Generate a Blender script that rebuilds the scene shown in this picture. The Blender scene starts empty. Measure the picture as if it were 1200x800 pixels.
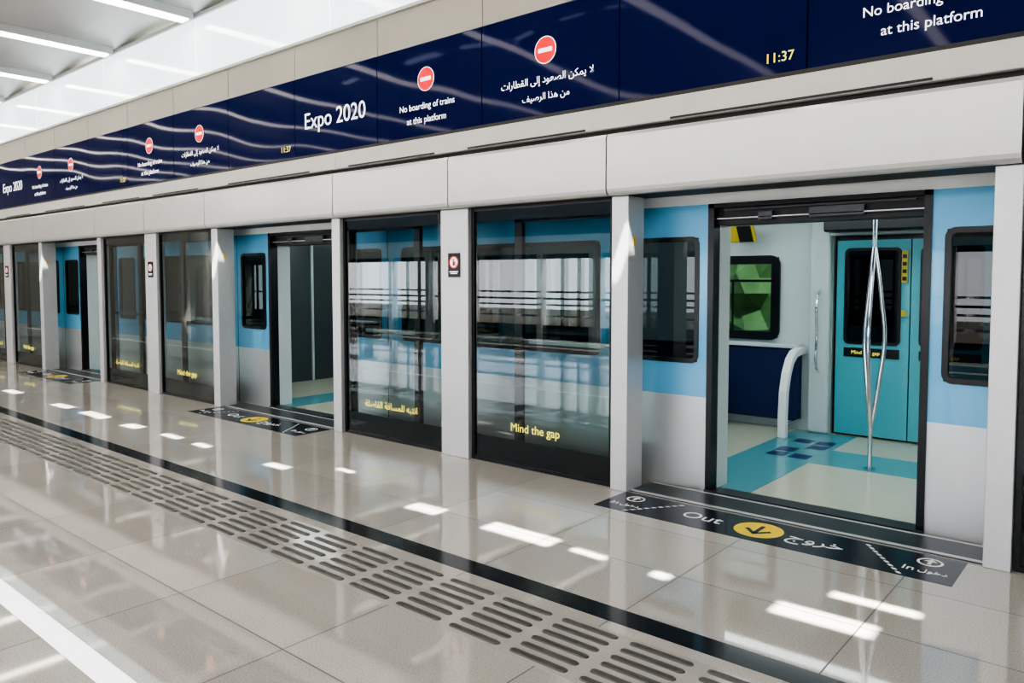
import bpy, bmesh, math, random
from mathutils import Vector
random.seed(3)
S = bpy.context.scene
COL = S.collection
P = 5.74
KS = range(-1, 5)
XL, XR = -27.0, 7.0
try:
    S.view_settings.view_transform = 'AgX'
    S.view_settings.look = 'AgX - High Contrast'
    S.view_settings.exposure = 0.15
except Exception as e:
    print('look', e)

# ------------------------------------------------------------ materials
def new_mat(name):
    m = bpy.data.materials.new(name); m.use_nodes = True
    nt = m.node_tree
    for n in list(nt.nodes): nt.nodes.remove(n)
    out = nt.nodes.new('ShaderNodeOutputMaterial')
    return m, nt, out

def pbr(name, col, rough=0.5, metal=0.0, spec=0.5, coat=0.0, emit=None, es=0.0, var=0.04, scale=6.0, bump=0.0):
    m, nt, out = new_mat(name)
    b = nt.nodes.new('ShaderNodeBsdfPrincipled')
    nt.links.new(b.outputs[0], out.inputs[0])
    b.inputs['Roughness'].default_value = rough
    b.inputs['Metallic'].default_value = metal
    b.inputs['Specular IOR Level'].default_value = spec
    b.inputs['Coat Weight'].default_value = coat
    b.inputs['Coat Roughness'].default_value = 0.03
    tc = nt.nodes.new('ShaderNodeTexCoord')
    nz = nt.nodes.new('ShaderNodeTexNoise'); nz.inputs['Scale'].default_value = scale
    nz.inputs['Detail'].default_value = 0.0 if bump else 2.0
    nt.links.new(tc.outputs['Object'], nz.inputs['Vector'])
    mx = nt.nodes.new('ShaderNodeMix'); mx.data_type = 'RGBA'
    nt.links.new(nz.outputs['Fac'], mx.inputs[0])
    mx.inputs[6].default_value = (*[c*(1-var) for c in col], 1)
    mx.inputs[7].default_value = (*[min(1, c*(1+var)) for c in col], 1)
    nt.links.new(mx.outputs[2], b.inputs['Base Color'])
    if bump:
        bp = nt.nodes.new('ShaderNodeBump'); bp.inputs['Strength'].default_value = 1.0
        bp.inputs['Distance'].default_value = bump
        nt.links.new(nz.outputs['Fac'], bp.inputs['Height']); nt.links.new(bp.outputs[0], b.inputs['Normal'])
    if emit:
        b.inputs['Emission Color'].default_value = (*emit, 1)
        b.inputs['Emission Strength'].default_value = es
    return m

def glass(name, tint, ior=1.5, rough=0.0):
    """single-sheet glass: Fresnel reflection + tinted transmission, same from both sides"""
    m, nt, out = new_mat(name)
    fr = nt.nodes.new('ShaderNodeFresnel')
    ge = nt.nodes.new('ShaderNodeNewGeometry')
    mi = nt.nodes.new('ShaderNodeMix'); mi.data_type = 'FLOAT'
    mi.inputs[2].default_value = ior; mi.inputs[3].default_value = 1/ior
    nt.links.new(ge.outputs['Backfacing'], mi.inputs[0]); nt.links.new(mi.outputs[0], fr.inputs['IOR'])
    tr = nt.nodes.new('ShaderNodeBsdfTransparent'); tr.inputs[0].default_value = (*tint, 1)
    gl = nt.nodes.new('ShaderNodeBsdfGlossy'); gl.inputs['Roughness'].default_value = rough
    mx = nt.nodes.new('ShaderNodeMixShader')
    nt.links.new(fr.outputs[0], mx.inputs[0]); nt.links.new(tr.outputs[0], mx.inputs[1])
    nt.links.new(gl.outputs[0], mx.inputs[2]); nt.links.new(mx.outputs[0], out.inputs[0])
    return m

def floor_mat():
    m, nt, out = new_mat('polished_stone_tiles')
    N = nt.nodes.new; L = nt.links.new
    b = N('ShaderNodeBsdfPrincipled'); L(b.outputs[0], out.inputs[0])
    tc = N('ShaderNodeTexCoord'); sp = N('ShaderNodeSeparateXYZ'); L(tc.outputs['Object'], sp.inputs[0])
    def math_(op, a, bval=None, c=None):
        n = N('ShaderNodeMath'); n.operation = op
        for i, v in enumerate((a, bval, c)):
            if v is None: continue
            if isinstance(v, (int, float)): n.inputs[i].default_value = v
            else: L(v, n.inputs[i])
        return n.outputs[0]
    TX, TY, W = 0.9, 0.6, 0.007
    def joint(c, T, off):
        a = math_('MULTIPLY_ADD', c, 1/T, off)
        f = math_('FRACT', a)
        d = math_('ABSOLUTE', math_('SUBTRACT', f, 0.5))
        return math_('GREATER_THAN', d, 0.5 - W/2/T), math_('FLOOR', a)
    jx, ix = joint(sp.outputs[0], TX, 100.1)
    jy, iy = joint(sp.outputs[1], TY, 100.0)
    j = math_('MAXIMUM', jx, jy)
    cmb = N('ShaderNodeCombineXYZ'); L(ix, cmb.inputs[0]); L(iy, cmb.inputs[1])
    wn = N('ShaderNodeTexWhiteNoise'); wn.noise_dimensions = '2D'; L(cmb.outputs[0], wn.inputs['Vector'])
    nz = N('ShaderNodeTexNoise'); nz.inputs['Scale'].default_value = 160; nz.inputs['Detail'].default_value = 2
    L(tc.outputs['Object'], nz.inputs['Vector'])
    cr = N('ShaderNodeValToRGB'); cr.color_ramp.elements[0].position = 0.35; cr.color_ramp.elements[1].position = 0.65
    cr.color_ramp.elements[0].color = (0.38, 0.355, 0.325, 1); cr.color_ramp.elements[1].color = (0.54, 0.505, 0.465, 1)
    L(nz.outputs['Fac'], cr.inputs[0])
    hv = N('ShaderNodeHueSaturation'); L(cr.outputs[0], hv.inputs['Color'])
    L(math_('MULTIPLY_ADD', wn.outputs['Value'], 0.16, 0.92), hv.inputs['Value'])
    mx = N('ShaderNodeMix'); mx.data_type = 'RGBA'; L(j, mx.inputs[0])
    L(hv.outputs[0], mx.inputs[6]); mx.inputs[7].default_value = (0.08, 0.07, 0.06, 1)
    L(mx.outputs[2], b.inputs['Base Color'])
    L(math_('MULTIPLY_ADD', j, 0.4, 0.04), b.inputs['Roughness'])
    b.inputs['IOR'].default_value = 1.75
    return m

M = {}
M['floor'] = floor_mat()
M['alu'] = pbr('brushed_aluminium', (0.62, 0.62, 0.63), 0.35, 0.4, scale=30)
M['alu_header'] = pbr('painted_header_panel', (0.56, 0.56, 0.555), 0.3, 0.35, coat=0.2)
M['ledge'] = pbr('ledge_paint', (0.54, 0.54, 0.525), 0.4)
M['beige'] = pbr('beige_panel', (0.37, 0.355, 0.315), 0.4)
M['dark'] = pbr('dark_recess', (0.02, 0.02, 0.022), 0.5)
M['mech'] = pbr('door_mechanism_grey', (0.07, 0.075, 0.08), 0.35, 0.5)
M['black'] = pbr('black_frame', (0.010, 0.011, 0.013), 0.25)
M['granite'] = pbr('black_granite', (0.012, 0.014, 0.02), 0.12, var=0.7, scale=90)
M['bar'] = pbr('tactile_bar_rubber', (0.09, 0.085, 0.078), 0.35)
M['tac'] = pbr('tactile_base_stone', (0.41, 0.385, 0.35), 0.12, var=0.1, scale=80)
M['sign'] = pbr('navy_sign_glass', (0.002, 0.007, 0.07), 0.05, spec=0.13, scale=0.9, bump=0.018)
M['white'] = pbr('white_print', (0.9, 0.9, 0.9), 0.5, emit=(1, 1, 1), es=0.7)
M['wprint'] = pbr('white_vinyl', (0.85, 0.85, 0.85), 0.4)
M['yel'] = pbr('yellow_vinyl', (0.92, 0.66, 0.02), 0.35)
M['yelnotice'] = pbr('dull_yellow_notice', (0.55, 0.42, 0.05), 0.4)
M['yeltxt'] = pbr('yellow_led_text', (0.9, 0.8, 0.1), 0.5, emit=(0.9, 0.8, 0.15), es=0.5)
M['red'] = pbr('red_print', (0.8, 0.01, 0.02), 0.4, emit=(0.9, 0.01, 0.02), es=0.35)
M['sticker'] = pbr('navy_black_vinyl', (0.012, 0.014, 0.026), 0.22)
M['tblue'] = pbr('train_light_blue', (0.15, 0.46, 0.73), 0.25, 0.1, coat=0.4)
M['tsilver'] = pbr('train_silver', (0.62, 0.63, 0.64), 0.3, 0.5)
M['twhite'] = pbr('train_white', (0.8, 0.82, 0.83), 0.35)
M['iwhite'] = pbr('train_interior_white', (0.55, 0.62, 0.62), 0.35)
M['teal'] = pbr('teal_door_paint', (0.10, 0.42, 0.49), 0.3, coat=0.2)
M['navy'] = pbr('navy_seat', (0.008, 0.018, 0.09), 0.5)
M['chrome'] = pbr('chrome', (0.75, 0.75, 0.76), 0.12, 1.0, var=0.01)
M['cream'] = pbr('cream_train_floor', (0.50, 0.51, 0.41), 0.2, var=0.03)
M['tealfloor'] = pbr('teal_train_floor', (0.12, 0.33, 0.38), 0.2)
M['bluefloor'] = pbr('navy_train_floor', (0.015, 0.05, 0.15), 0.3)
M['cabinet'] = pbr('dark_grey_partition', (0.07, 0.085, 0.09), 0.3)
M['pglass'] = glass('platform_door_glass', (0.70, 0.78, 0.78), 1.8)
M['dglass'] = glass('tinted_train_window', (0.08, 0.10, 0.11), 1.6)
M['gglass'] = glass('green_tinted_window', (0.09, 0.115, 0.10), 1.5)
M['ceil'] = pbr('ceiling_metal_panel', (0.55, 0.56, 0.56), 0.35, 0.3)
M['lamp'] = pbr('ceiling_lamp_diffuser', (1, 1, 1), 0.5, emit=(1.0, 0.90, 0.76), es=9)
M['tlamp'] = pbr('train_lamp_diffuser', (1, 1, 1), 0.5, emit=(0.92, 1.0, 1.0), es=4)
M['frost'] = pbr('frosted_glow_glass', (0.75, 0.82, 0.84), 0.12, emit=(0.74, 0.92, 0.99), es=1.1, coat=0.5)  # emission stands in for daylight coming through from behind
M['stripe'] = pbr('white_floor_strip', (0.85, 0.87, 0.87), 0.2, emit=(0.95, 1, 1), es=0.9)  # white inlaid floor strip, mildly emissive
M['column'] = pbr('white_column', (0.7, 0.7, 0.68), 0.4)
M['sand'] = pbr('sandy_ground', (0.5, 0.42, 0.32), 0.9)
M['leaf'] = pbr('green_foliage', (0.10, 0.19, 0.08), 0.8, var=0.6, scale=3)

# ------------------------------------------------------------ helpers
def empty(name):
    o = bpy.data.objects.new(name, None); o.empty_display_size = 0.2; COL.objects.link(o); return o

def mk(name, bm, mat, parent=None, smooth=False, bevel=0):
    me = bpy.data.meshes.new(name)
    bmesh.ops.recalc_face_normals(bm, faces=bm.faces[:])
    bm.to_mesh(me); bm.free()
    if smooth:
        for p in me.polygons: p.use_smooth = True
    o = bpy.data.objects.new(name, me); COL.objects.link(o)
    for mm in (mat if isinstance(mat, (list, tuple)) else [mat]): me.materials.append(M[mm])
    if bevel:
        b = o.modifiers.new('bevel', 'BEVEL'); b.width = bevel; b.segments = 3; b.limit_method = 'ANGLE'
    if parent: o.parent = parent
    return o

def addbox(bm, s0, s1, y0, y1, z0, z1, mi=0):
    """box in wall coordinates: s = distance to the left of the camera foot (x=-s)"""
    xs = (-max(s0, s1), -min(s0, s1))
    vs = [bm.verts.new((x, y, z)) for x in xs for y in (y0, y1) for z in (z0, z1)]
    for f in ((0,1,3,2),(4,6,7,5),(0,4,5,1),(2,3,7,6),(0,2,6,4),(1,5,7,3)):
        bm.faces.new([vs[i] for i in f]).material_index = mi

def box(name, s0, s1, y0, y1, z0, z1, mat, parent=None, bevel=0):
    bm = bmesh.new(); addbox(bm, s0, s1, y0, y1, z0, z1)
    return mk(name, bm, mat, parent, bevel=bevel)

def boxes(name, lst, mat, parent=None, bevel=0):
    bm = bmesh.new()
    for b in lst: addbox(bm, *b)
    return mk(name, bm, mat, parent, bevel=bevel)

def pane(name, s0, s1, y, z0, z1, mat, parent=None):
    bm = bmesh.new()
    bm.faces.new([bm.verts.new(p) for p in ((-s1, y, z0), (-s0, y, z0), (-s0, y, z1), (-s1, y, z1))])
    return mk(name, bm, mat, parent)

def profile(name, pts, s0, s1, mat, parent=None, smooth=False):
    bm = bmesh.new()
    a = [bm.verts.new((-s0, y, z)) for y, z in pts]; b = [bm.verts.new((-s1, y, z)) for y, z in pts]
    n = len(pts)
    for i in range(n): bm.faces.new((a[i], a[(i+1) % n], b[(i+1) % n], b[i]))
    bm.faces.new(a); bm.faces.new(b[::-1])
    return mk(name, bm, mat, parent)

def rrect(w, h, r, n=5):
    pts = []
    for cx, cz, a0 in ((w/2-r, h/2-r, 0), (-w/2+r, h/2-r, 90), (-w/2+r, -h/2+r, 180), (w/2-r, -h/2+r, 270)):
        for i in range(n+1):
            a = math.radians(a0 + 90*i/n); pts.append((cx + r*math.cos(a), cz + r*math.sin(a)))
    return pts

def rframe(name, s0, s1, z0, z1, r, t, y0, y1, mat, parent=None):
    cx, cz = -(s0+s1)/2, (z0+z1)/2; w = abs(s1-s0); h = z1-z0
    po = rrect(w, h, r); pi_ = rrect(w-2*t, h-2*t, max(r-t, 0.005)); n = len(po)
    bm = bmesh.new()
    A = [bm.verts.new((cx+p, y0, cz+q)) for p, q in po]; B = [bm.verts.new((cx+p, y0, cz+q)) for p, q in pi_]
    C = [bm.verts.new((cx+p, y1, cz+q)) for p, q in po]; D = [bm.verts.new((cx+p, y1, cz+q)) for p, q in pi_]
    for i in range(n):
        j = (i+1) % n
        bm.faces.new((A[i], A[j], B[j], B[i])); bm.faces.new((C[i], D[i], D[j], C[j]))
        bm.faces.new((A[i], C[i], C[j], A[j])); bm.faces.new((B[i], B[j], D[j], D[i]))
    return mk(name, bm, mat, parent)

def disc(name, c, r, mat, axis='y', r_in=0, parent=None, n=40, th=0.002):
    bm = bmesh.new()
    def P3(a, rr, d):
        u, v = rr*math.cos(a), rr*math.sin(a)
        return (c[0]+u, c[1]-d, c[2]+v) if axis == 'y' else (c[0]+u, c[1]+v, c[2]+d)
    o = [bm.verts.new(P3(2*math.pi*i/n, r, th)) for i in range(n)]
    if r_in:
        q = [bm.verts.new(P3(2*math.pi*i/n, r_in, th)) for i in range(n)]
        for i in range(n): bm.faces.new((o[i], o[(i+1) % n], q[(i+1) % n], q[i]))
    else: bm.faces.new(o)
    return mk(name, bm, mat, parent)

def poly(name, pts, mat, parent=None):
    bm = bmesh.new(); bm.faces.new([bm.verts.new(p) for p in pts]); return mk(name, bm, mat, parent)

def tube(name, pts, r, mat, parent=None, cyclic=False):
    cu = bpy.data.curves.new(name, 'CURVE'); cu.dimensions = '3D'; cu.bevel_depth = r; cu.bevel_resolution = 4
    cu.use_fill_caps = True
    sp = cu.splines.new('BEZIER'); sp.bezier_points.add(len(pts)-1)
    for bp, p in zip(sp.bezier_points, pts):
        bp.co = p; bp.handle_left_type = bp.handle_right_type = 'AUTO'
    o = bpy.data.objects.new(name, cu); COL.objects.link(o); cu.materials.append(M[mat])
    if parent: o.parent = parent
    return o

AR = {'ا':(0xFE8D,2),'أ':(0xFE83,2),'إ':(0xFE87,2),'ب':(0xFE8F,4),'ة':(0xFE93,2),'ت':(0xFE95,4),'ج':(0xFE9D,4),'خ':(0xFEA5,4),
      'د':(0xFEA9,2),'ذ':(0xFEAB,2),'ر':(0xFEAD,2),'س':(0xFEB1,4),'ص':(0xFEB9,4),'ط':(0xFEC1,4),'ع':(0xFEC9,4),'ف':(0xFED1,4),
      'ق':(0xFED5,4),'ك':(0xFED9,4),'ل':(0xFEDD,4),'م':(0xFEE1,4),'ن':(0xFEE5,4),'ه':(0xFEE9,4),'و':(0xFEED,2),'ى':(0xFEEF,2),
      'ي':(0xFEF1,4),'لا':(0xFEFB,2)}
def arab(t):
    words = []
    for w in t.split(' '):
        L = []; i = 0
        while i < len(w):
            if w[i] == 'ل' and i+1 < len(w) and w[i+1] == 'ا': L.append('لا'); i += 2
            else: L.append(w[i]); i += 1
        o = ''
        for i, c in enumerate(L):
            base, k = AR[c]
            prev = i > 0 and AR[L[i-1]][1] == 4
            nxt = i < len(L)-1 and k == 4
            f = 3 if (prev and nxt) else 2 if nxt else 1 if prev else 0
            o += chr(base+f)
        words.append(o[::-1])
    return ' '.join(words[::-1])

def text(name, body, size, loc, mat, parent=None, flat=False, width=None, al='CENTER'):
    cu = bpy.data.curves.new(name, 'FONT'); cu.body = body; cu.size = size
    cu.align_x = al; cu.align_y = 'CENTER'; cu.extrude = 0.0008
    cu.materials.append(M[mat])
    o = bpy.data.objects.new(name, cu); COL.objects.link(o)
    o.location = loc; o.rotation_euler = (0 if flat else math.pi/2, 0, 0)
    if width:
        bpy.context.view_layer.update()
        if o.dimensions[0] > 0: o.scale = (width/o.dimensions[0],)*2 + (1,)
    if parent: o.parent = parent
    return o

# ------------------------------------------------------------ floor
box('floor', XL*-1, -XR, -10.6, 0.34, -0.3, 0.0, 'floor')
box('black_granite_floor_strip', 27, -7, -1.88, -1.74, -0.01, 0.0012, 'granite')
box('floor_white_strip', 27, -7, -3.62, -3.52, -0.01, 0.0015, 'stripe')
bm = bmesh.new()
addbox(bm, 27, -7, -2.42, -1.96, -0.01, 0.001, 1)
tp = 0.36; s = -6.9
while s < 26.6:
    for i in range(6):
        yc = -2.375 + i*0.074
        L_, r_ = 0.30, 0.019
        pts = []
        for k in range(5): a = math.pi/2 + math.pi*k/4; pts.append((r_*math.cos(a), r_*math.sin(a)))
        for k in range(5): a = -math.pi/2 + math.pi*k/4; pts.append((L_ - 2*r_ + r_*math.cos(a), r_*math.sin(a)))
        x0 = -s - L_
        top = [bm.verts.new((x0+p*0.97+0.004, yc+q*0.8, 0.006)) for p, q in pts]
        bot = [bm.verts.new((x0+p, yc+q, 0.001)) for p, q in pts]
        n = len(pts)
        for k in range(n): bm.faces.new((bot[k], bot[(k+1) % n], top[(k+1) % n], top[k]))
        bm.faces.new(top)
    s += tp
mk('tactile_paving', bm, ['bar', 'tac'])

# ------------------------------------------------------------ platform screen doors
def screen_glass(par, tag, s0, s1, msg=None):
    rframe(tag+'_outer_frame', s0, s1, 0.0, 2.16, 0.01, 0.03, 0.02, 0.05, 'black', par)
    pane(tag+'_glass', s0+0.03, s1-0.03, 0.035, 0.03, 2.13, 'pglass', par)
    box(tag+'_kick_plate', s0+0.03, s1-0.03, 0.04, 0.05, 0.03, 0.22, 'black', par)
    box(tag+'_top_band', s0+0.03, s1-0.03, 0.04, 0.05, 2.04, 2.13, 'black', par)

def door_leaf(par, tag, s0, s1):
    boxes(tag+'_frame', [(s0, s0+0.08, 0.10, 0.14, 0.03, 2.1), (s1-0.08, s1, 0.10, 0.14, 0.03, 2.1),
                         (s0, s1, 0.10, 0.14, 0.03, 0.15), (s0, s1, 0.10, 0.14, 2.02, 2.1)], 'black', par)
    pane(tag+'_glass', s0+0.08, s1-0.08, 0.12, 0.15, 2.02, 'pglass', par)
    boxes(tag+'_push_bar', [(s0+0.03, s1-0.03, 0.145, 0.165, 1.02, 1.06)], 'chrome', par)

for k in KS:
    o = k*P
    ps = empty('platform_screen_door')
    box('post_right', o+0.57, o+0.70, -0.02, 0.20, 0, 2.157, 'alu', ps, 0.006)
    box('post_left', o+2.95, o+3.09, -0.02, 0.20, 0, 2.157, 'alu', ps, 0.006)
    box('post_middle', o+4.54, o+4.87, -0.02, 0.10, 0, 2.157, 'alu', ps, 0.006)
    screen_glass(ps, 'pane_a', o+3.10, o+4.535)
    screen_glass(ps, 'pane_b', o+4.875, o+P+0.565)
    door_leaf(ps, 'left_leaf', o+3.05, o+4.12)
    door_leaf(ps, 'right_leaf', o+P-0.47, o+P+0.60)
    text('mind_the_gap_text', 'Mind the gap', 0.11, (-(o+3.84), 0.018, 0.33), 'yeltxt', ps, width=0.50)
    text('mind_the_gap_arabic_text', arab('انتبه للمسافة الفاصلة'), 0.11, (-(o+5.6), 0.018, 0.33), 'yeltxt', ps, width=0.75)
    def hp(tag, a, b):
        profile(tag, [(-0.10, 2.57), (-0.085, 2.595), (0.0, 2.6), (0.0, 2.17), (-0.05, 2.157), (-0.075, 2.163), (-0.092, 2.18), (-0.10, 2.205)], a+0.006, b-0.006, 'alu_header', ps)
    hp('header_panel_door', o+0.57, o+3.09); hp('header_panel_a', o+3.09, o+4.70); hp('header_panel_b', o+4.70, o+P+0.57)
    box('header_beam', o+0.57, o+P+0.57, 0.001, 0.30, 2.162, 2.82, 'dark', ps)
    box('ledge', o+0.57, o+P+0.57, -0.06, 0.0, 2.64, 2.80, 'ledge', ps, 0.008)
    box('ledge_shadow_gap', o+0.57, o+P+0.57, -0.04, -0.001, 2.80, 2.83, 'dark', ps)
    boxes('vent_slots', [(o+1.0, o+2.6, -0.064, -0.06, 2.645, 2.66), (o+3.3, o+4.5, -0.064, -0.06, 2.645, 2.66),
                         (o+4.9, o+6.1, -0.064, -0.06, 2.645, 2.66)], 'dark', ps)
    box('door_threshold', o+0.70, o+2.95, 0.02, 0.335, 0.0, 0.006, 'mech', ps)
    boxes('threshold_track', [(o+0.70, o+2.95, 0.03, 0.06, 0.006, 0.009), (o+0.70, o+2.95, 0.32, 0.335, 0.006, 0.009)], 'alu', ps)
    ns = empty('warning_notice_sign')
    box('notice_plate', o+4.63, o+4.77, -0.028, -0.02, 1.57, 1.78, 'black', ns)
    disc('notice_disc', (-(o+4.70), -0.028, 1.70), 0.052, 'white', parent=ns, th=0.0015)
    disc('notice_ring', (-(o+4.70), -0.028, 1.70), 0.052, 'red', r_in=0.042, parent=ns, th=0.003)
    boxes('notice_figure', [(o+4.687, o+4.712, -0.032, -0.030, 1.672, 1.712), (o+4.692, o+4.707, -0.032, -0.030, 1.716, 1.730), (o+4.672, o+4.687, -0.032, -0.030, 1.69, 1.70)], 'black', ns)
    a0 = -(o+4.70); poly('notice_slash', [(a0-0.036, -0.0325, 1.732), (a0-0.030, -0.0325, 1.738), (a0+0.036, -0.0325, 1.668), (a0+0.030, -0.0325, 1.662)], 'red', ns)
    boxes('notice_text_lines', [(o+4.65, o+4.75, -0.030, -0.0285, 1.615, 1.622), (o+4.66, o+4.74, -0.030, -0.0285, 1.60, 1.607)], 'white', ns)
    box('door_edge_sticker', o+2.948, o+2.951, 0.05, 0.08, 1.80, 1.86, 'yel', ps)
    st = empty('floor_direction_sticker')
    box('vinyl', o+0.77, o+2.96, -0.43, -0.01, 0.0, 0.0015, 'sticker', st)
    disc('yellow_disc', (-(o+1.87), -0.215, 0), 0.15, 'yel', 'z', parent=st, th=0.002)
    cx = -(o+1.87)
    boxes('arrow_shaft', [(o+1.857, o+1.883, -0.29, -0.13, 0.002, 0.003)], 'sticker', st)
    for sg in (-1, 1):
        poly('arrow_head', [(cx, -0.315, 0.003), (cx+sg*0.085, -0.225, 0.003), (cx+sg*0.067, -0.205, 0.003), (cx, -0.275, 0.003)], 'sticker', st)
    text('out_text', 'Out', 0.17, (-(o+2.25), -0.215, 0.002), 'wprint', st, True)
    text('exit_arabic_text', arab('خروج'), 0.17, (-(o+1.52), -0.215, 0.002), 'wprint', st, True, width=0.32)
    for sc, sg in ((2.80, 1), (0.93, -1)):
        disc('in_icon_ring', (-(o+sc), -0.13, 0), 0.066, 'wprint', 'z', r_in=0.052, parent=st)
        c2 = -(o+sc)
        boxes('in_icon_shaft', [(o+sc-0.009, o+sc+0.009, -0.168, -0.10, 0.0018, 0.0025)], 'wprint', st)
        poly('in_icon_head', [(c2, -0.082, 0.0026), (c2-0.036, -0.120, 0.0026), (c2+0.036, -0.120, 0.0026)], 'wprint', st)
        text('in_text', 'In', 0.09, (c2-0.075, -0.285, 0.002), 'wprint', st, True)
        text('in_arabic_text', arab('دخول'), 0.08, (c2+0.045, -0.285, 0.002), 'wprint', st, True, width=0.14)
    for (sa, sb) in ((2.73, 2.46), (1.02, 1.29)):
        for i in range(9):
            t0, t1 = i/9, (i+0.6)/9
            a = (-(o+sa+(sb-sa)*t0), -0.41+0.38*t0); b = (-(o+sa+(sb-sa)*t1), -0.41+0.38*t1)
            poly('dash', [(a[0]-0.012, a[1], 0.002), (a[0]+0.012, a[1], 0.002), (b[0]+0.012, b[1], 0.002), (b[0]-0.012, b[1], 0.002)], 'wprint', st)

# ------------------------------------------------------------ overhead sign band
SP = 1.335
kinds = ['en', 'blank', 'ar', 'en', 'expo', 'blank', 'ar', 'en', 'blank', 'ar', 'en', 'expo', 'blank', 'ar', 'en', 'expo', 'blank', 'ar']
for k in range(-4, len(kinds)):
    kind = kinds[k] if k >= 0 else ('blank' if k % 2 else 'ar')
    a = 0.36+SP*k; c = a+SP/2
    sg = empty('platform_sign_panel')
    box('glass_face', a+0.005, a+SP-0.005, -0.03, 0.0, 2.83, 3.63, 'sign', sg)
    yy = -0.0315
    if kind in ('en', 'ar'):
        disc('no_entry_ring', (-c, yy, 3.32), 0.105, 'white', parent=sg)
        disc('no_entry_disc', (-c, yy-0.001, 3.32), 0.099, 'red', parent=sg)
        box('no_entry_bar', c-0.066, c+0.066, yy-0.006, yy-0.003, 3.304, 3.336, 'white', sg)
        if kind == 'en':
            text('sign_text', 'No boarding of trains', 0.085, (-c, yy, 3.09), 'white', sg, width=0.70)
            text('sign_text', 'at this platform', 0.085, (-c, yy, 2.97), 'white', sg, width=0.50)
        else:
            text('sign_text', arab('لا يمكن الصعود إلى القطارات'), 0.1, (-c, yy, 3.10), 'white', sg, width=0.90)
            text('sign_text', arab('من هذا الرصيف'), 0.1, (-c, yy, 2.97), 'white', sg, width=0.46)
    elif kind == 'expo':
        text('sign_text', 'Expo 2020', 0.24, (-c, yy, 3.17), 'white', sg, width=0.98)
    elif kind == 'blank' and k >= 0:
        text('clock_text', '11:37', 0.08, (-(a+0.17), yy, 2.93), 'yeltxt', sg, width=0.17)
    box('beige_panel', a+0.004, a+SP-0.004, -0.02, 0.0, 3.64, 3.98, 'beige', sg)
box('wall_header', 27, -7, 0.0, 0.10, 2.82, 3.99, 'dark')
box('trim_1', 27, -7, -0.05, 0.10, 3.98, 4.01, 'ledge')
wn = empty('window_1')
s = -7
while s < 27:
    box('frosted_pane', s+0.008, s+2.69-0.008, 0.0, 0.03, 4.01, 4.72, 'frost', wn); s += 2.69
box('trim_2', 27, -7, -0.03, 0.10, 4.72, 4.76, 'ledge')

# ------------------------------------------------------------ ceiling with unseen slots, added to cast the sun patches
sun_dir = Vector((-0.36, 0.42, -1.0))
ZC = 4.74
patches = [(3.87, .50, .13, 3.53), (2.93, .52, .14, 3.53), (1.89, .24, .08, 3.53), (2.42, .22, .06, 3.53), (1.12, .45, .14, 3.53), (0.98, .4, .07, 3.85),
           (5.56, .28, .09, 3.53), (7.41, .35, .08, 3.53), (6.8, .25, .08, 3.53), (8.36, .55, .13, 3.53), (9.25, .6, .13, 3.53), (10.2, .5, .12, 3.53),
           (5.0, .2, .05, 3.8), (12.0, .5, .12, 3.53)]
# more added slots over the far half: sun pools for the glass to reflect
for i in range(11): patches.append((-3+2.3*i, 1.1, .30, -2.9))
for i in range(11): patches.append((-2+2.3*i, 0.6, .18, -1.6))
holes = []
for (ps_, ln, wd, dist) in patches:
    x = -ps_; y = dist-4.79
    hx = x - sun_dir.x*ZC; hy = y - sun_dir.y*ZC
    holes.append((hx-ln/2, hx+ln/2, hy-wd/2, hy+wd/2))
for hx in (-3.0, -3.0-P, -3.0-2*P):      # slots added for a sun stripe on the tall posts
    t = ZC-1.70; x = hx-sun_dir.x*t; y = -0.02-sun_dir.y*t
    holes.append((x-.05, x+.05, y-.09, y+.09))
xs = set(); ys = {-10.6, -0.0, 4.5}
x = -27.0
while x <= 7.0: xs.add(round(x, 4)); x += 0.25
for h in holes: xs.update((round(h[0], 4), round(h[1], 4))); ys.update((round(h[2], 4), round(h[3], 4)))
xs = sorted(xs); ys = sorted(ys)
bm = bmesh.new()
def cz(x):
    u = ((-x - 9.1) / 2.25) % 1.0
    return ZC + 0.08*math.sin(math.pi*u) + 0.01
V = {(i, j): bm.verts.new((x, y, cz(x))) for i, x in enumerate(xs) for j, y in enumerate(ys)}
for i in range(len(xs)-1):
    for j in range(len(ys)-1):
        mx_, my_ = (xs[i]+xs[i+1])/2, (ys[j]+ys[j+1])/2
        if any(h[0] < mx_ < h[1] and h[2] < my_ < h[3] for h in holes): continue
        bm.faces.new((V[i, j], V[i+1, j], V[i+1, j+1], V[i, j+1]))
mk('ceiling', bm, 'ceil')
for i in range(-4, 8):
    s = 9.1 + 2.25*i
    cl = empty('ceiling_light')
    box('housing', s-0.11, s+0.11, -10.3, -0.1, 4.66, 4.76, 'ceil', cl)
    box('diffuser', s-0.075, s+0.075, -10.25, -0.15, 4.645, 4.66, 'lamp', cl)

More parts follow.
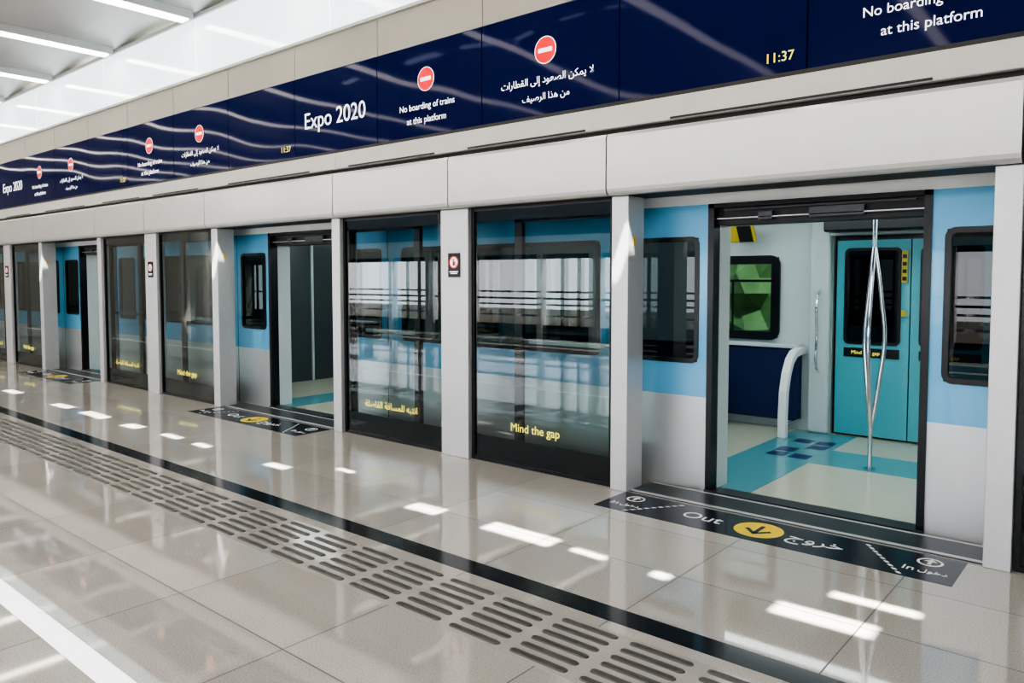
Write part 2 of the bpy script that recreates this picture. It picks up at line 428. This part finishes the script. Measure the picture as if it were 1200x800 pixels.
# ------------------------------------------------------------ opposite side of platform (mirror-image open screen)
wb = empty('wall_back')
box('header', 27, -7, -10.75, -10.45, 2.16, 2.62, 'alu_header', wb)
box('sign_band', 27, -7, -10.7, -10.5, 2.62, 3.7, 'sign', wb)
box('upper_band', 27, -7, -10.7, -10.5, 3.7, 3.98, 'beige', wb)
boxes('posts', [(s, s+w_, -10.75, -10.52, 0, 2.16) for i in range(-1, 5) for s, w_ in ((i*P+0.6, .14), (i*P+2.95, .14), (i*P+4.54, .33))], 'alu', wb)
boxes('glazing_bars', [(s, s+0.07, -10.66, -10.60, 0, 2.16) for i in range(-1, 5) for s in (i*P+3.7, i*P+4.0, i*P+5.2, i*P+5.7)] +
      [(27, -7, -10.66, -10.60, z, z+h) for z, h in ((0, .35), (1.0, .05), (2.04, .12))], 'black', wb)
boxes('handrails', [(27, -7, -11.6, -11.55, z, z+0.05) for z in (0.5, 0.8, 1.15)], 'chrome', wb)
box('track_parapet', 27, -7, -11.8, -11.7, -1.0, 0.7, 'column', wb)
for s in (-5, 13, 19, 25):
    cn = empty('platform_column')
    bm = bmesh.new()
    bmesh.ops.create_cone(bm, cap_ends=True, segments=32, radius1=0.3, radius2=0.3, depth=4.7)
    bmesh.ops.translate(bm, verts=bm.verts, vec=(-s, -8.2, 2.35)); mk('shaft', bm, 'column', cn, True)
    box('base_ring', s-0.34, s+0.34, -8.54, -7.86, 0, 0.1, 'alu', cn, 0.03)
for s in (4, 16):
    bk = empty('platform_bench')
    box('seat', s-1, s+1, -7.6, -7.1, 0.42, 0.47, 'alu', bk, 0.01)
    boxes('legs', [(s-0.9, s-0.84, -7.55, -7.15, 0, 0.42), (s+0.84, s+0.9, -7.55, -7.15, 0, 0.42)], 'black', bk)
box('wall_left', 27.1, 27, -10.6, 0, 0, 4.95, 'beige')
box('wall_right', -7, -7.1, -10.6, 0, 0, 4.95, 'beige')
box('ground', 120, -120, -120, 120, -6.2, -6.0, 'sand')

# ------------------------------------------------------------ train
tr = empty('metro_train')
YS, YB = 0.42, 3.30
T0, T1 = -P+0.9, 4*P+3.5
for k in KS:
    o = k*P
    a, b = o+2.54, o+P+1.08     # skin span between two doorways
    if a > 26: continue
    box('lower_skin', a, b, YS, YS+0.05, -0.5, 0.684, 'tsilver', tr)
    wins = [(a+0.08, a+0.62), (a+0.95, b-0.95), (b-0.62, b-0.08)]
    bl = [(a, b, YS, YS+0.05, 0.684, 0.94), (a, b, YS, YS+0.05, 1.86, 2.10)]
    edge = a
    for w0, w1 in wins: bl.append((edge, w0, YS, YS+0.05, 0.94, 1.86)); edge = w1
    bl.append((edge, b, YS, YS+0.05, 0.94, 1.86))
    boxes('upper_skin', bl, 'tblue', tr)
    for w0, w1 in wins:
        rframe('window_gasket', w0-0.01, w1+0.01, 0.93, 1.87, 0.06, 0.035, YS-0.008, YS+0.03, 'black', tr)
        pane('window_glass', w0, w1, YS+0.012, 0.94, 1.86, 'dglass', tr)
    boxes('door_leaf_seams', [(a+0.72, a+0.73, YS-0.002, YS, -0.1, 2.1), (b-0.73, b-0.72, YS-0.002, YS, -0.1, 2.1)], 'dark', tr)
    d0, d1 = o+1.08, o+2.54
    boxes('doorway_gasket', [(d0, d0+0.045, YS-0.012, YS+0.09, -0.02, 2.10), (d1-0.045, d1, YS-0.012, YS+0.09, -0.02, 2.10),
                             (d0, d1, YS-0.012, YS+0.05, 2.07, 2.10)], 'black', tr)
    boxes('doorway_lining', [(d0-0.02, d0+0.05, YS+0.09, YS+0.26, 0, 2.05), (d1-0.05, d1+0.02, YS+0.09, YS+0.26, 0, 2.05)], 'iwhite', tr)
    box('door_operator', d0, d1, YS+0.06, YS+0.24, 1.95, 2.15, 'dark', tr)
    boxes('door_operator_rail', [(d0+0.05, d1-0.05, YS+0.03, YS+0.06, 1.985, 2.0), (d0+0.4, d0+0.75, YS+0.02, YS+0.08, 1.975, 2.04),
                                 (d0+0.1, d1-0.1, YS+0.03, YS+0.06, 2.05, 2.06), (d0+1.0, d0+1.1, YS+0.02, YS+0.08, 1.975, 2.03)], 'mech', tr)
    box('door_operator_track', d0+0.05, d1-0.05, YS+0.02, YS+0.03, 1.99, 1.996, 'alu', tr)
    box('door_sill', d0, d1, YS-0.03, YS+0.12, -0.08, 0.004, 'mech', tr)
    box('far_door_frame', o+1.10, o+2.52, 3.19, 3.21, 0, 1.98, 'black', tr)
    for f0, f1 in ((o+1.14, o+1.805), (o+1.815, o+2.48)):
        boxes('far_door_leaf', [(f0, f1, 3.13, 3.19, 0.02, 0.93), (f0, f1, 3.13, 3.19, 1.84, 1.93), (f0, f0+0.09, 3.13, 3.19, .93, 1.84), (f1-0.09, f1, 3.13, 3.19, .93, 1.84)], 'teal', tr)
        rframe('far_door_window_gasket', f0+0.075, f1-0.075, 0.915, 1.855, 0.05, 0.03, 3.12, 3.16, 'black', tr)
        pane('far_door_window', f0+0.09, f1-0.09, 3.152, 0.93, 1.84, 'dglass', tr)
        box('far_door_label', f0+0.08, f1-0.08, 3.122, 3.129, 0.79, 0.88, 'black', tr)
        text('far_door_label_text', 'Mind the gap', 0.06, (-(f0+f1)/2-0.05, 3.121, 0.835), 'yeltxt', tr, width=0.26)
    boxes('far_door_yellow_notice', [(o+1.835, o+1.885, 3.10, 3.12, 1.52, 1.82), (o+1.84, o+1.88, 3.10, 3.12, 1.2, 1.26)], 'yelnotice', tr)
    boxes('far_door_notice_print', [(o+1.842, o+1.878, 3.098, 3.10, 1.54+0.07*q, 1.575+0.07*q) for q in range(4)], 'black', tr)
    box('door_display', o+1.2, o+2.5, 2.75, 3.0, 2.0, 2.12, 'black', tr, 0.02)
    a, b = o+2.52, o+P+1.10
    wn0, wn1 = a+0.55, a+1.25
    wn2, wn3 = b-1.25, b-0.55
    bl = [(a, b, 3.14, 3.20, 0, 0.93), (a, b, 3.14, 3.20, 1.78, 2.2), (a, wn0, 3.14, 3.20, .93, 1.78), (wn1, wn2, 3.14, 3.20, .93, 1.78), (wn3, b, 3.14, 3.20, .93, 1.78)]
    boxes('far_wall', bl, 'iwhite', tr)
    for w0, w1 in ((wn0, wn1), (wn2, wn3)):
        rframe('far_window_gasket', w0-0.02, w1+0.02, 0.91, 1.80, 0.10, 0.09, 3.11, 3.17, 'black', tr)
        pane('far_window_glass', w0, w1, 3.162, 0.93, 1.78, 'gglass', tr)
        boxes('far_window_bars', [(w0, w1, 3.15, 3.158, 1.52, 1.545), (w0+.5, w0+.52, 3.15, 3.158, 0.95, 1.52)], 'black', tr)
    boxes('door_pillars', [(a, a+0.20, 3.04, 3.14, 0, 2.15), (b-0.20, b, 3.04, 3.14, 0, 2.15)], 'iwhite', tr, 0.03)
    box('far_door_header', o+1.10, o+2.52, 3.04, 3.20, 1.98, 2.2, 'iwhite', tr)
    for hs in (a+0.09, b-0.09):
        tube('door_handle', [(-hs, 3.04, 0.62), (-hs, 2.97, 0.68), (-hs, 2.96, 1.0), (-hs, 2.97, 1.38), (-hs, 3.04, 1.44)], 0.013, 'chrome', tr)
    pa = empty('advert_panel')
    profile('board', [(2.95, 1.94), (2.97, 1.935), (2.88, 2.10), (2.86, 2.10)], a+0.72, a+1.0, 'yelnotice', pa)
    profile('board_print', [(2.945, 1.94), (2.955, 1.94), (2.87, 2.10), (2.855, 2.10)], a+0.75, a+0.90, 'black', pa)
    if a < 24:
        bs = empty('train_bench_seat')
        s0, s1 = a+0.28, b-0.28
        box('backrest', s0, s1, 3.02, 3.12, 0.10, 0.84, 'navy', bs, 0.02)
        box('top_ledge', s0, s1, 2.99, 3.13, 0.845, 0.885, 'iwhite', bs, 0.01)
        box('cushion', s0+0.75, s1-0.75, 2.62, 3.02, 0.40, 0.47, 'navy', bs, 0.025)
        box('kick_box', s0+0.8, s1-0.8, 2.78, 3.02, 0.0, 0.40, 'iwhite', bs)
        for ss in (s0, s1):
            bm = bmesh.new()
            ctrl = [(3.12, 0.86), (2.98, 0.86), (2.85, 0.84), (2.74, 0.77), (2.65, 0.64), (2.59, 0.46), (2.57, 0.22), (2.57, 0.0)]
            prev = None
            w = 0.04; t = 0.075
            for i, (y, z) in enumerate(ctrl):
                y2, z2 = ctrl[min(i+1, len(ctrl)-1)]; y1, z1 = ctrl[max(i-1, 0)]
                d = Vector((y2-y1, z2-z1)).normalized(); nrm = Vector((-d.y, d.x))
                ring = [bm.verts.new((-ss+sx*w, y+nrm.x*sn*t, z+nrm.y*sn*t)) for sx, sn in ((-1, 0), (-1, 1), (1, 1), (1, 0))]
                if prev:
                    for q in range(4): bm.faces.new((prev[q], prev[(q+1) % 4], ring[(q+1) % 4], ring[q]))
                else: bm.faces.new(ring)
                prev = ring
            bm.faces.new(prev)
            mk('curved_armrest', bm, 'twhite', bs, bevel=0.012)
            tube('under_rail', [(-ss, 3.05, 0.12), (-ss, 2.62, 0.12)], 0.012, 'chrome', bs)
    gp = empty('train_grab_pole')
    px, py = -(o+1.79), 1.85
    tube('pole_foot', [(px, py, 0.0), (px, py, 0.1), (px, py, 0.35)], 0.018, 'chrome', gp)
    tube('pole_top', [(px, py, 1.8), (px, py, 1.95), (px, py, 2.15)], 0.018, 'chrome', gp)
    for q in range(3):
        an = math.radians(25+120*q); c_, s_ = math.cos(an), math.sin(an)
        tube('pole_branch', [(px+c_*r, py+s_*r, z) for r, z in ((0.0, 0.33), (0.02, 0.45), (0.06, 0.75), (0.09, 1.07), (0.06, 1.4), (0.02, 1.7), (0.0, 1.82))], 0.017, 'chrome', gp)
    disc('pole_flange', (px, py, 0.0), 0.05, 'chrome', 'z', parent=gp, th=0.01)
    boxes('floor_inlay_teal', [(o+2.25, o+2.85, 0.55, 3.1, 0.0, 0.002), (o+0.75, o+1.2, 1.2, 3.1, 0, 0.002), (o+1.2, o+2.25, 1.75, 2.35, 0.0, 0.002)], 'tealfloor', tr)
    boxes('floor_inlay_navy', [(o+2.30+0.2*i, o+2.46+0.2*i, 2.5-0.22*j, 2.68-0.22*j, 0.002, 0.003) for i, j in ((0, 0), (1, 0), (0, 1), (1, 2), (0, 3), (1, 3))], 'bluefloor', tr)
    if k in (1, 2, 3):
        boxes('car_end_partition', [(o+4.16, o+4.22, YS+0.05, 1.5, 0, 2.15), (o+4.16, o+4.22, 1.5, 2.1, 0, 2.15), (o+4.16, o+4.22, 2.1, 3.14, 0, 2.15)], 'cabinet', tr)
        boxes('car_end_trim', [(o+4.13, o+4.16, y, y+0.03, 0, 2.15) for y in (1.45, 2.15)], 'iwhite', tr)
box('train_floor', T1, T0, YS+0.05, 3.2, -0.1, 0.0, 'cream', tr)
box('train_underframe', T1, T0, YS+0.02, 3.25, -0.9, -0.1, 'dark', tr)
profile('roof_side', [(YS, 2.10), (YS+0.02, 2.22), (YS+0.12, 2.5), (YS+0.5, 2.85), (3.0, 2.85), (3.3, 2.5), (3.3, 2.16), (YS+0.05, 2.16)], T1, T0, 'twhite', tr)
boxes('outer_far_skin', [(T1, T0, 3.22, 3.27, -0.5, 0.6), (T1, T0, 3.22, 3.27, 1.98, 2.2)], 'tblue', tr)
box('inner_lamp', T1-0.3, T0+0.3, 1.35, 1.75, 2.13, 2.15, 'tlamp', tr)
box('inner_lamp_rear', T1-0.3, T0+0.3, 2.55, 2.65, 2.13, 2.15, 'tlamp', tr)
boxes('train_end_walls', [(T0-0.05, T0, YS+0.05, 3.2, 0, 2.15), (T1, T1+0.05, YS+0.05, 3.2, 0, 2.15)], 'iwhite', tr)
bm = bmesh.new()
for i in range(110):
    c = (-34+i*0.42+random.uniform(-.3, .3), 12+random.uniform(-1.5, 1.5), -3.5+random.uniform(0, 5.8))
    v = bmesh.ops.create_icosphere(bm, subdivisions=3, radius=random.uniform(0.8, 1.6))['verts']
    for q in v: q.co = q.co*random.uniform(0.85, 1.15) + Vector(c)
mk('tree_row', bm, 'leaf')

# ------------------------------------------------------------ lights / world
sl = bpy.data.lights.new('sun', 'SUN'); sl.energy = 32; sl.angle = math.radians(0.53); sl.color = (1, 0.97, 0.92)
so = bpy.data.objects.new('sun', sl); COL.objects.link(so); so.location = (0, -5, 20)
so.rotation_euler = sun_dir.to_track_quat('-Z', 'Y').to_euler()
w = bpy.data.worlds.new('World'); S.world = w; w.use_nodes = True
nt = w.node_tree; bg = nt.nodes['Background']
tc = nt.nodes.new('ShaderNodeTexCoord'); sp = nt.nodes.new('ShaderNodeSeparateXYZ'); cr = nt.nodes.new('ShaderNodeValToRGB')
nt.links.new(tc.outputs['Generated'], sp.inputs[0]); nt.links.new(sp.outputs[2], cr.inputs[0]); nt.links.new(cr.outputs[0], bg.inputs[0])
cr.color_ramp.elements[0].color = (0.93, 0.96, 1.0, 1); cr.color_ramp.elements[1].color = (0.45, 0.65, 0.95, 1)
bg.inputs[1].default_value = 5.0

# ------------------------------------------------------------ camera
cd = bpy.data.cameras.new('camera'); cam = bpy.data.objects.new('camera', cd); COL.objects.link(cam)
cd.sensor_width = 36; cd.lens = 27.0; cd.shift_y = -28/1200; cd.clip_end = 500
cam.location = (0, -4.79, 1.57)
cam.rotation_euler = (math.radians(90-3.0), 0, math.radians(40.3))
S.camera = cam
